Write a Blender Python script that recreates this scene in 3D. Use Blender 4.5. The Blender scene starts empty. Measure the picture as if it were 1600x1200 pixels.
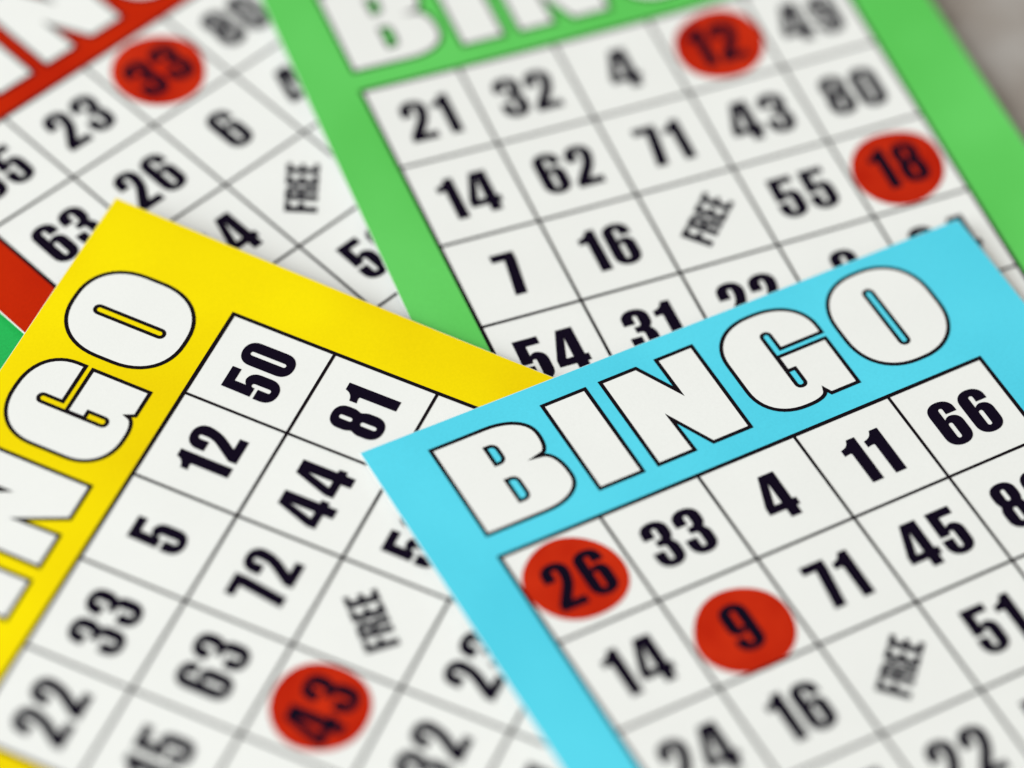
import bpy, bmesh, math, random
from mathutils import Matrix, Vector
from mathutils.geometry import tessellate_polygon

C = 0.016            # one number square of a card, in metres
ASP = 1.0209         # squares are a touch taller than wide
Y0 = 21.0            # the middle of the picture, in squares, along the table

scene = bpy.context.scene
col = scene.collection

# ------------------------------------------------------------------ camera
cam_d = bpy.data.cameras.new('camera')
cam = bpy.data.objects.new('camera', cam_d)
col.objects.link(cam)
cam.location = (0.0, -Y0 * C, 27.2230 * C)
cam.rotation_euler = (Matrix.Rotation(0.6746081, 3, 'X') @ Matrix.Rotation(0.0836090, 3, 'Z')).to_euler()
cam_d.sensor_width = 36.0
cam_d.lens = 135.0
cam_d.clip_start = 0.01
cam_d.clip_end = 50.0
cam_d.dof.use_dof = True
cam_d.dof.focus_distance = 34.55 * C
cam_d.dof.aperture_fstop = 4.65
scene.camera = cam

# ------------------------------------------------------------------ light
world = bpy.data.worlds.new('World')
scene.world = world
world.use_nodes = True
bg = world.node_tree.nodes['Background']
bg.inputs['Color'].default_value = (1.0, 0.93, 0.84, 1)
bg.inputs['Strength'].default_value = 0.44


def area_light(name, loc, target, size, power, colour):
    d = bpy.data.lights.new(name, 'AREA')
    d.shape = 'RECTANGLE'
    d.size, d.size_y = size
    d.energy = power
    d.color = colour
    o = bpy.data.objects.new(name, d)
    col.objects.link(o)
    o.location = loc
    o.rotation_euler = (Vector(target) - Vector(loc)).to_track_quat('-Z', 'Y').to_euler()
    return o


area_light('window_light', (-1.6, -0.85, 1.28), (0, 0, 0), (2.0, 2.0), 68.5, (0.945, 0.985, 1.0))

scene.view_settings.view_transform = 'Standard'
scene.view_settings.look = 'None'
scene.view_settings.exposure = 0.0
scene.view_settings.gamma = 1.0
scene.view_settings.use_curve_mapping = False
scene.render.engine = 'CYCLES'
scene.cycles.use_denoising = True
scene.cycles.max_bounces = 6


# ------------------------------------------------------------------ materials
def material(name, colour, grain=0.05, grain_scale=2600.0, blotch=0.03, rough=0.55, spec=0.08, bump=0.05, second=None, second_scale=60.0):
    m = bpy.data.materials.new(name)
    m.use_nodes = True
    nt = m.node_tree
    N, L = nt.nodes, nt.links
    b = N['Principled BSDF']
    b.inputs['Roughness'].default_value = rough
    b.inputs['Specular IOR Level'].default_value = spec
    tc = N.new('ShaderNodeTexCoord')
    n1 = N.new('ShaderNodeTexNoise')
    n1.inputs['Scale'].default_value = grain_scale
    n1.inputs['Detail'].default_value = 3.0
    L.new(tc.outputs['Object'], n1.inputs['Vector'])
    n2 = N.new('ShaderNodeTexNoise')
    n2.inputs['Scale'].default_value = second_scale
    n2.inputs['Detail'].default_value = 2.0
    L.new(tc.outputs['Object'], n2.inputs['Vector'])
    mix = N.new('ShaderNodeMix')
    mix.data_type = 'RGBA'
    c2 = second or tuple(c * (1 - blotch) for c in colour)
    mix.inputs['A'].default_value = (*colour, 1)
    mix.inputs['B'].default_value = (*c2, 1)
    ramp = N.new('ShaderNodeValToRGB')
    ramp.color_ramp.elements[0].position = 0.36
    ramp.color_ramp.elements[1].position = 0.66
    L.new(n2.outputs['Fac'], ramp.inputs['Fac'])
    L.new(ramp.outputs['Color'], mix.inputs['Factor'])
    mr = N.new('ShaderNodeMapRange')
    mr.inputs['From Min'].default_value = 0.25
    mr.inputs['From Max'].default_value = 0.75
    mr.inputs['To Min'].default_value = 1 - grain
    mr.inputs['To Max'].default_value = 1 + grain
    L.new(n1.outputs['Fac'], mr.inputs['Value'])
    mul = N.new('ShaderNodeVectorMath')
    mul.operation = 'SCALE'
    L.new(mix.outputs['Result'], mul.inputs['Vector'])
    L.new(mr.outputs['Result'], mul.inputs['Scale'])
    L.new(mul.outputs['Vector'], b.inputs['Base Color'])
    if bump:
        bp = N.new('ShaderNodeBump')
        bp.inputs['Strength'].default_value = bump
        bp.inputs['Distance'].default_value = 0.00008
        L.new(n1.outputs['Fac'], bp.inputs['Height'])
        L.new(bp.outputs['Normal'], b.inputs['Normal'])
    return m


M = {
    'paper': material('card_paper', (0.845, 0.862, 0.842), grain=0.015, blotch=0.02, bump=0.06),
    'ink': material('black_ink', (0.0045, 0.002, 0.0105), grain=0.2, rough=0.5, spec=0.05, bump=0.03),
    'line_ink': material('black_line_ink', (0.007, 0.004, 0.007), grain=0.2, rough=0.5, spec=0.05, bump=0.03),
    'red': material('red_print', (0.53, 0.020, 0.001), grain=0.07, second=(0.46, 0.013, 0.001), spec=0.05),
    'green': material('green_print', (0.13, 0.62, 0.125), grain=0.035, second=(0.105, 0.555, 0.098), second_scale=35.0),
    'yellow': material('yellow_print', (0.92, 0.75, 0.001), grain=0.03, second=(0.82, 0.615, 0.001), second_scale=28.0, spec=0.05),
    'cyan': material('cyan_print', (0.10, 0.68, 0.86), grain=0.035, second=(0.082, 0.62, 0.80), second_scale=35.0),
    'deep_green': material('deep_green_print', (0.022, 0.47, 0.10), grain=0.09, blotch=0.06),
    'dab': material('red_dauber_ink', (0.45, 0.012, 0.001), grain=0.05, rough=0.45, second=(0.57, 0.026, 0.004), second_scale=95.0),
}

# ------------------------------------------------------------------ outlines
K = 0.60


def rounded(points, n=7):
    """Polygon whose corners (x, y, r) are rounded; r may be (r before, r after)."""
    out = []
    N = len(points)
    for i, p in enumerate(points):
        P = Vector(p[:2])
        if len(p) < 3:
            out.append(P)
            continue
        ra, rb = p[2] if isinstance(p[2], tuple) else (p[2], p[2])
        A = Vector(points[i - 1][:2])
        B = Vector(points[(i + 1) % N][:2])
        s = P + (A - P).normalized() * ra
        e = P + (B - P).normalized() * rb
        c1 = s + (P - s) * K
        c2 = e + (P - e) * K
        for k in range(n + 1):
            t = k / n
            out.append(s * (1 - t) ** 3 + c1 * 3 * t * (1 - t) ** 2 + c2 * 3 * t * t * (1 - t) + e * t ** 3)
    clean = []
    for v in out:
        if not clean or (v - clean[-1]).length > 1e-4:
            clean.append(v)
    if (clean[0] - clean[-1]).length < 1e-4:
        clean.pop()
    return clean


def slot(x0, y0, x1, y1, r=None):
    r = r if r is not None else (x1 - x0) / 2
    return [(x0, y0, r), (x1, y0, r), (x1, y1, r), (x0, y1, r)]


G = {}   # heavy condensed numerals: width, contours (first is the outside)
vh, hv = (.24, .27), (.27, .24)
G['0'] = (.54, [[(0, 0, vh), (.54, 0, hv), (.54, 1, vh), (0, 1, hv)], slot(.226, .155, .314, .845)])
G['1'] = (.375, [[(.145, 0), (.375, 0), (.375, 1), (.205, 1), (.17, .915, .04), (.10, .86, .04), (0, .835), (0, .695), (.11, .715, .03), (.145, .70)]])
G['2'] = (.54, [[(0, 0), (.53, 0), (.53, .175), (.275, .175), (.54, .57, .22), (.54, 1, vh), (0, 1, hv), (0, .625), (.225, .625), (.225, .845, .045), (.315, .845, .045), (.315, .60, .12), (0, .15)]])
G['3'] = (.54, [[(0, .37), (0, 0, vh), (.54, 0, hv), (.54, .47, .11), (.455, .528, .03), (.54, .585, .11), (.54, 1, (.22, .27)), (0, 1, (.27, .22)), (0, .665), (.225, .665), (.225, .85, .045), (.315, .85, .045), (.315, .60, .06), (.17, .60), (.17, .46), (.315, .46, .06), (.315, .15, .045), (.225, .15, .045), (.225, .37)]])
G['4'] = (.625, [[(.33, 0), (.55, 0), (.55, .185), (.625, .185), (.625, .345), (.55, .345), (.55, 1), (.235, 1), (0, .345), (0, .185), (.33, .185)], [(.33, .345), (.33, .80), (.185, .345)]])
G['5'] = (.54, [[(0, .375), (0, 0, vh), (.54, 0, hv), (.54, .665, .21), (.30, .665, .06), (.232, .61), (.232, .83), (.51, .83), (.51, 1), (.025, 1), (.015, .44), (.228, .44), (.228, .515, .044), (.315, .515, .044), (.315, .145, .044), (.225, .145, .044), (.225, .375)]])
G['6'] = (.54, [[(0, 0, vh), (.54, 0, hv), (.54, .645, (.19, .19)), (.29, .645, .06), (.226, .585), (.226, .85, .044), (.314, .85, .044), (.314, .70), (.54, .70), (.54, 1, (.22, .27)), (0, 1, hv)], slot(.226, .15, .314, .505)])
G['9'] = (.54, [[(.54 - p[0], 1 - p[1]) + tuple(p[2:]) for p in c] for c in G['6'][1]])
G['7'] = (.47, [[(.13, 0), (.365, 0), (.47, .80), (.47, 1), (0, 1), (0, .825), (.245, .825)]])
G['8'] = (.54, [[(0, 0, vh), (.54, 0, hv), (.54, .475, .11), (.48, .53, .03), (.53, .585, .10), (.53, 1, (.22, .25)), (.01, 1, (.25, .22)), (.01, .585, .10), (.06, .53, .03), (0, .475, .11)], slot(.226, .14, .314, .445), slot(.226, .605, .314, .855)])
G['F'] = (.42, [[(0, 0), (.235, 0), (.235, .41), (.40, .41), (.40, .58), (.235, .58), (.235, .83), (.42, .83), (.42, 1), (0, 1)]])
G['E'] = (.42, [[(0, 0), (.42, 0), (.42, .17), (.235, .17), (.235, .425), (.40, .425), (.40, .585), (.235, .585), (.235, .83), (.42, .83), (.42, 1), (0, 1)]])
G['R'] = (.55, [[(0, 0), (.235, 0), (.235, .44), (.30, .44, .03), (.315, .36, .04), (.315, 0), (.55, 0), (.55, .44, .10), (.46, .52, .03), (.55, .585, .08), (.55, 1, .22), (0, 1)], [(.235, .59), (.315, .59, .03), (.315, .84, .03), (.235, .84)]])

# the big outlined title letters, in squares of the card (x right, y down)
big = .50
T = {
    'B': [[(.02, -1.28), (.962, -1.28, (.40, .25)), (.968, -.835, (.18, .08)), (.81, -.808), (1.008, -.785, (.13, .25)), (1.008, -.255, (.25, .40)), (.02, -.255)],
          [(.462, -1.09), (.560, -1.09, .06), (.560, -.89, .06), (.462, -.89)],
          [(.458, -.70), (.562, -.70, .06), (.562, -.45, .06), (.458, -.45)]],
    'I': [[(1.155, -1.28), (1.595, -1.28), (1.595, -.255), (1.155, -.255)]],
    'N': [[(1.755, -1.28), (2.125, -1.28), (2.341, -.885), (2.338, -1.28), (2.712, -1.28), (2.712, -.255), (2.323, -.255), (2.116, -.65), (2.128, -.255), (1.755, -.255)]],
    'G': [[(3.865, -.893), (3.421, -.893), (3.421, -1.105, .043), (3.335, -1.105, .043), (3.335, -.443, .043), (3.425, -.443, .043), (3.425, -.645), (3.345, -.645), (3.345, -.82), (3.858, -.82), (3.858, -.258), (3.57, -.258),
           (3.535, -.325), (3.50, -.232, (.07, .17)), (2.89, -.232, (.40, .37)), (2.89, -1.338, (.40, .46)), (3.865, -1.338, (.46, .37))]],
    'O': [[(4.012, -1.34, (.47, .47)), (5.02, -1.34, (.47, .47)), (5.02, -.236, (.47, .47)), (4.012, -.236, (.47, .47))],
          slot(4.452, -1.12, 4.536, -.443)],
}


# ------------------------------------------------------------------ printing a shape on to a (slightly curled) card
class Curl:
    def __init__(self, rot, ti, tj, ba, bb, bc):
        c, s = math.cos(rot), math.sin(rot)
        self.tx, self.ty = ti * c + tj * s, -ti * s + tj * c
        self.b = (ba, bb, bc)

    def __call__(self, x, y):
        U, V = x - 2.5, -y / ASP - 2.5
        a, b, c = self.b
        return self.tx * x + self.ty * y + a * U * U + b * U * V + c * V * V


STEP = 0.25


def lay(bm, curl, z):
    """Cut the flat mesh along a fine lattice, then bend it to the card."""
    xs = [v.co.x for v in bm.verts]
    ys = [v.co.y for v in bm.verts]
    for lo, hi, ax in ((min(xs), max(xs), 0), (min(ys), max(ys), 1)):
        k = math.floor(lo / STEP) + 1
        while k * STEP < hi - 1e-6:
            co = [0, 0, 0]
            no = [0, 0, 0]
            co[ax] = k * STEP + 1e-5
            no[ax] = 1
            bmesh.ops.bisect_plane(bm, geom=bm.verts[:] + bm.edges[:] + bm.faces[:], plane_co=co, plane_no=no, dist=1e-6)
            k += 1
    for v in bm.verts:
        v.co.z += z + curl(v.co.x, v.co.y)


def finish(name, bm, mat, parent):
    me = bpy.data.meshes.new(name)
    for v in bm.verts:
        v.co *= C
    bm.normal_update()
    bm.to_mesh(me)
    bm.free()
    me.materials.append(mat)
    o = bpy.data.objects.new(name, me)
    col.objects.link(o)
    o.parent = parent
    return o


def fill(bm, contours):
    """One printed shape with holes; every contour a list of 2-D points."""
    flat = [Vector((p[0], p[1], 0)) for c in contours for p in c]
    vs = [bm.verts.new(p) for p in flat]
    for t in tessellate_polygon([[Vector((p[0], p[1], 0)) for p in c] for c in contours]):
        a, b, c = (flat[i] for i in t)
        ar = (b - a).cross(c - a).z
        if abs(ar) < 1e-10:
            continue
        try:
            bm.faces.new([vs[i] for i in (t if ar > 0 else t[::-1])])
        except ValueError:
            pass


def stroke(bm, contour, w):
    """A closed line of width w along the contour, mitred with blunt tips."""
    n = len(contour)
    a, b = [], []
    for i in range(n):
        p0, p, p1 = contour[i - 1], contour[i], contour[(i + 1) % n]
        d0, d1 = (p - p0).normalized(), (p1 - p).normalized()
        n0, n1 = Vector((-d0.y, d0.x)), Vector((-d1.y, d1.x))
        m = n0 + n1
        m = m.normalized() if m.length > 1e-3 else n0
        k = min(1 / max(m.dot(n0), 0.2), 4.2)
        a.append(bm.verts.new((*(p + m * k * w / 2), 0)))
        b.append(bm.verts.new((*(p - m * k * w / 2), 0)))
    for i in range(n):
        j = (i + 1) % n
        f = bm.faces.new((a[i], b[i], b[j], a[j]))
        f.normal_update()
        if f.normal.z < 0:
            f.normal_flip()


def rect(bm, x0, y0, x1, y1):
    bm.faces.new([bm.verts.new(p) for p in ((x0, y0, 0), (x1, y0, 0), (x1, y1, 0), (x0, y1, 0))])


LAYER = 0.0016
HW, GAP = 0.5, 0.11


def text_shapes(s, gap=GAP):
    """Contours of a string, centred on the origin, one unit high."""
    total = sum(G[c][0] for c in s) + gap * (len(s) - 1)
    x, out = -total / 2, []
    for c in s:
        out.append([[Vector((p.x + x, p.y - .5)) for p in rounded(k)] for k in G[c][1]])
        x += G[c][0] + gap
    return out


# the guillotined outline of each card, never quite square to the print: top left, top right, bottom right, bottom left
CUT = {
    'cyan': ((-.548, -1.537), (5.742, -1.472), (5.70, 5.60), (-.635, 5.60)),
    'yellow': ((-.572, -1.527), (5.738, -1.549), (5.555, 5.60), (-.572, 5.60)),
    'green': ((-.512, -1.535), (5.735, -1.535), (5.79, 5.60), (-.612, 5.60)),
    'red': ((-.565, -1.535), (5.725, -1.535), (5.725, 5.60), (-.565, 5.60)),
    'deep_green': ((-.565, -1.535), (5.725, -1.535), (5.725, 5.60), (-.565, 5.60)),
}
TH = 0.020


def bingo_card(label, colour, pose, numbers, dabs, rnd, letters=True):
    x, y, rot, z, ti, tj, ba, bb, bc = pose
    root = bpy.data.objects.new('bingo_card', None)
    root.empty_display_size = 0.02
    col.objects.link(root)
    root.location = (x * C, (y - Y0) * C, z * C)
    root.rotation_euler = (0, 0, rot)
    root['label'] = label
    root['category'] = 'bingo card'
    root['group'] = 'bingo cards spread over one another on the table'
    curl = Curl(rot, ti, tj, ba, bb, bc)
    Yv = lambda v: -v * ASP

    # the card itself: white stock with a thickness
    bm = bmesh.new()
    tl, tr, br, bl = [Vector((cu, Yv(cv))) for cu, cv in CUT[colour]]
    bm.faces.new([bm.verts.new((*p, 0)) for p in (bl, br, tr, tl)])
    lay(bm, curl, 0)
    r = bmesh.ops.extrude_face_region(bm, geom=bm.faces[:])
    for g in r['geom']:
        if isinstance(g, bmesh.types.BMVert):
            g.co.z -= TH
    bmesh.ops.recalc_face_normals(bm, faces=bm.faces[:])
    finish('paper', bm, M['paper'], root)

    # coloured print round the number field
    bm = bmesh.new()
    e = 0.004
    outer = [bl + Vector((e, e)), br + Vector((-e, e)), tr + Vector((-e, -e)), tl + Vector((e, -e))]
    inner = [Vector(p) for p in ((0, Yv(5)), (5, Yv(5)), (5, 0), (0, 0))]
    fill(bm, [outer, inner])
    lay(bm, curl, LAYER)
    finish('border', bm, M[colour], root)

    # ruled lines: a heavier frame and thinner inner rules, one flush mesh
    bm = bmesh.new()
    fw, lw = 0.019, 0.0142
    cuts = [(-fw, fw)] + [(k - lw, k + lw) for k in range(1, 5)] + [(5 - fw, 5 + fw)]
    edges = [t for c in cuts for t in c]
    for i in range(len(edges) - 1):
        for j in range(len(edges) - 1):
            if i % 2 == 0 or j % 2 == 0:
                rect(bm, edges[i], Yv(edges[j + 1]), edges[i + 1], Yv(edges[j]))
    bmesh.ops.remove_doubles(bm, verts=bm.verts[:], dist=1e-6)
    lay(bm, curl, LAYER * 2.5)
    finish('grid_lines', bm, M['line_ink'], root)
    if not letters:
        return root

    for ch in 'BINGO':
        shapes = [[Vector((p.x, Yv(p.y))) for p in rounded(c, 12)] for c in T[ch]]
        bm = bmesh.new()
        fill(bm, shapes)
        lay(bm, curl, LAYER * 2)
        lt = finish('title_letter', bm, M['paper'], root)
        lt['label'] = 'white outlined title letter ' + ch
        bm = bmesh.new()
        for c in shapes:
            stroke(bm, c, 0.0365)
        lay(bm, curl, LAYER * 3)
        finish('outline', bm, M['line_ink'], lt)

    dabbed = {d[0] for d in dabs}
    for row in range(5):
        for k in range(5):
            s = numbers[row][k]
            if not s:
                continue
            bm = bmesh.new()
            if s == 'FREE':
                q = math.radians(45)
                for sh in text_shapes(s, .055):
                    fill(bm, [[Vector((2.51 + .31 * (p.x * math.cos(q) - p.y * math.sin(q)), Yv(2.495) + .31 * (p.x * math.sin(q) + p.y * math.cos(q)))) for p in c] for c in sh])
                name, lab = 'free_space', 'slanted FREE lettering on the centre square'
            else:
                for sh in text_shapes(s):
                    fill(bm, [[Vector((k + .505 + p.x * HW, Yv(row + .503 + (.05 if s == '9' and s in dabbed else 0)) + p.y * HW * ASP)) for p in c] for c in sh])
                name, lab = 'number', 'heavy black printed number ' + s
                if s in dabbed:
                    lab = 'black number %s showing through red dauber ink' % s
            lay(bm, curl, LAYER * 2.5)
            o = finish(name, bm, M['ink'], root)
            o['label'] = lab

    for s, (cu, cv), (au, av), (bu, bv) in dabs:
        ph = [rnd.uniform(0, 6.28) for _ in range(4)]
        amp = [.014, .012, .008, .006]
        pts = []
        for i in range(96):
            t = i / 96 * 2 * math.pi
            rr = (1.06 if s in ('33', '12') else 1.01) + sum(a * math.sin((j + 2) * t + p) for j, (a, p) in enumerate(zip(amp, ph)))
            pts.append(Vector((cu + rr * (au * math.cos(t) + bu * math.sin(t)), Yv(cv + rr * (av * math.cos(t) + bv * math.sin(t))))))
        if sum(a.x * b.y - b.x * a.y for a, b in zip(pts, pts[1:] + pts[:1])) < 0:
            pts.reverse()
        bm = bmesh.new()
        fill(bm, [pts])
        lay(bm, curl, LAYER * 1.7)
        o = finish('ink_dab', bm, M['dab'], root)
        o['label'] = 'round red dauber mark over number ' + s
    return root


# ------------------------------------------------------------------ the surface everything lies on
def tabletop():
    m = bpy.data.materials.new('mottled_table')
    m.use_nodes = True
    nt = m.node_tree
    N, L = nt.nodes, nt.links
    b = N['Principled BSDF']
    b.inputs['Roughness'].default_value = 0.6
    b.inputs['Specular IOR Level'].default_value = 0.3
    tc = N.new('ShaderNodeTexCoord')
    n = N.new('ShaderNodeTexNoise')
    n.inputs['Scale'].default_value = 55.0
    n.inputs['Detail'].default_value = 5.0
    n.inputs['Roughness'].default_value = 0.6
    L.new(tc.outputs['Object'], n.inputs['Vector'])
    r = N.new('ShaderNodeValToRGB')
    e = r.color_ramp.elements
    e[0].position, e[0].color = 0.30, (0.16, 0.14, 0.11, 1)
    e[1].position, e[1].color = 0.72, (0.42, 0.40, 0.38, 1)
    k = e.new(0.48)
    k.color = (0.31, 0.275, 0.245, 1)
    L.new(n.outputs['Fac'], r.inputs['Fac'])
    L.new(r.outputs['Color'], b.inputs['Base Color'])
    bp = N.new('ShaderNodeBump')
    bp.inputs['Strength'].default_value = 0.2
    bp.inputs['Distance'].default_value = 0.0004
    L.new(n.outputs['Fac'], bp.inputs['Height'])
    L.new(bp.outputs['Normal'], b.inputs['Normal'])
    bm = bmesh.new()
    bmesh.ops.create_cube(bm, size=1)
    for v in bm.verts:
        v.co = Vector((v.co.x * 1.8, v.co.y * 1.4, v.co.z * 0.03))
    bmesh.ops.bevel(bm, geom=bm.edges[:], offset=0.004, segments=2, affect='EDGES')
    me = bpy.data.meshes.new('tabletop')
    bm.to_mesh(me)
    bm.free()
    me.materials.append(m)
    o = bpy.data.objects.new('tabletop', me)
    col.objects.link(o)
    o.location = (0, 0, -0.030 * C - 0.015)
    o['kind'] = 'structure'
    o['label'] = 'mottled grey tabletop under the bingo cards'
    o['category'] = 'tabletop'


tabletop()

rnd = random.Random(5)

# ------------------------------------------------------------------ the cards, lowest first
bingo_card('deep green card corner peeking out under the red and yellow bingo cards', 'deep_green',
           (-10.086, 19.441, 0.8515, -0.008, 0, 0, 0, 0, 0), None, [], rnd, letters=False)

bingo_card('red bordered bingo card with 33 dabbed, lying under the green and yellow cards', 'red',
           (-5.6959, 23.6997, 0.8416, 0.0500, 0.0001, -0.0012, 0.0034, -0.0014, -0.0015),
           [['35', '23', '33', '80', '41'],
            ['63', '26', '6', '48', '70'],
            ['12', '84', 'FREE', '51', '61'],
            ['7', '29', '52', '66', '84'],
            ['19', '38', '44', '58', '75']],
           [('33', (2.509, .501), (.324, .286), (-.284, .318))], rnd)

bingo_card('green bordered bingo card with 12 and 18 dabbed red', 'green',
           (-1.6719, 25.0514, 0.4537, 0.1000, 0.0006, 0.0020, 0.0050, 0.0033, 0.0033),
           [['21', '32', '4', '12', '49'],
            ['14', '62', '71', '43', '80'],
            ['7', '16', 'FREE', '55', '18'],
            ['54', '31', '22', '8', '84'],
            ['11', '28', '39', '67', '83']],
           [('12', (3.540, .514), (.397, .138), (-.174, .381)), ('18', (4.487, 2.527), (.419, .155), (-.203, .411))], rnd)

bingo_card('yellow bordered bingo card with 43 dabbed red, turned on its side', 'yellow',
           (-4.2851, 17.4361, 1.2218, 0.1200, 0.0018, 0.0178, -0.0006, 0.0007, 0.0038),
           [['22', '33', '5', '12', '50'],
            ['15', '63', '72', '44', '81'],
            ['9', '43', 'FREE', '53', '60'],
            ['17', '32', '23', '47', '68'],
            ['3', '27', '36', '59', '77']],
           [('43', (1.533, 2.475), (.186, .381), (-.397, .186))], rnd)

bingo_card('sky blue bordered bingo card on top, with 26 and 9 dabbed red', 'cyan',
           (0.0182, 19.6247, 0.5700, 0.2900, -0.0082, -0.0031, 0.0012, -0.0025, -0.0018),
           [['26', '33', '4', '11', '66'],
            ['14', '9', '71', '45', '86'],
            ['24', '16', 'FREE', '51', '79'],
            ['6', '37', '22', '58', '82'],
            ['13', '30', '42', '64', '90']],
           [('26', (.478, .483), (.412, .203), (-.215, .372)), ('9', (1.507, 1.593), (.403, .198), (-.230, .372))], rnd)
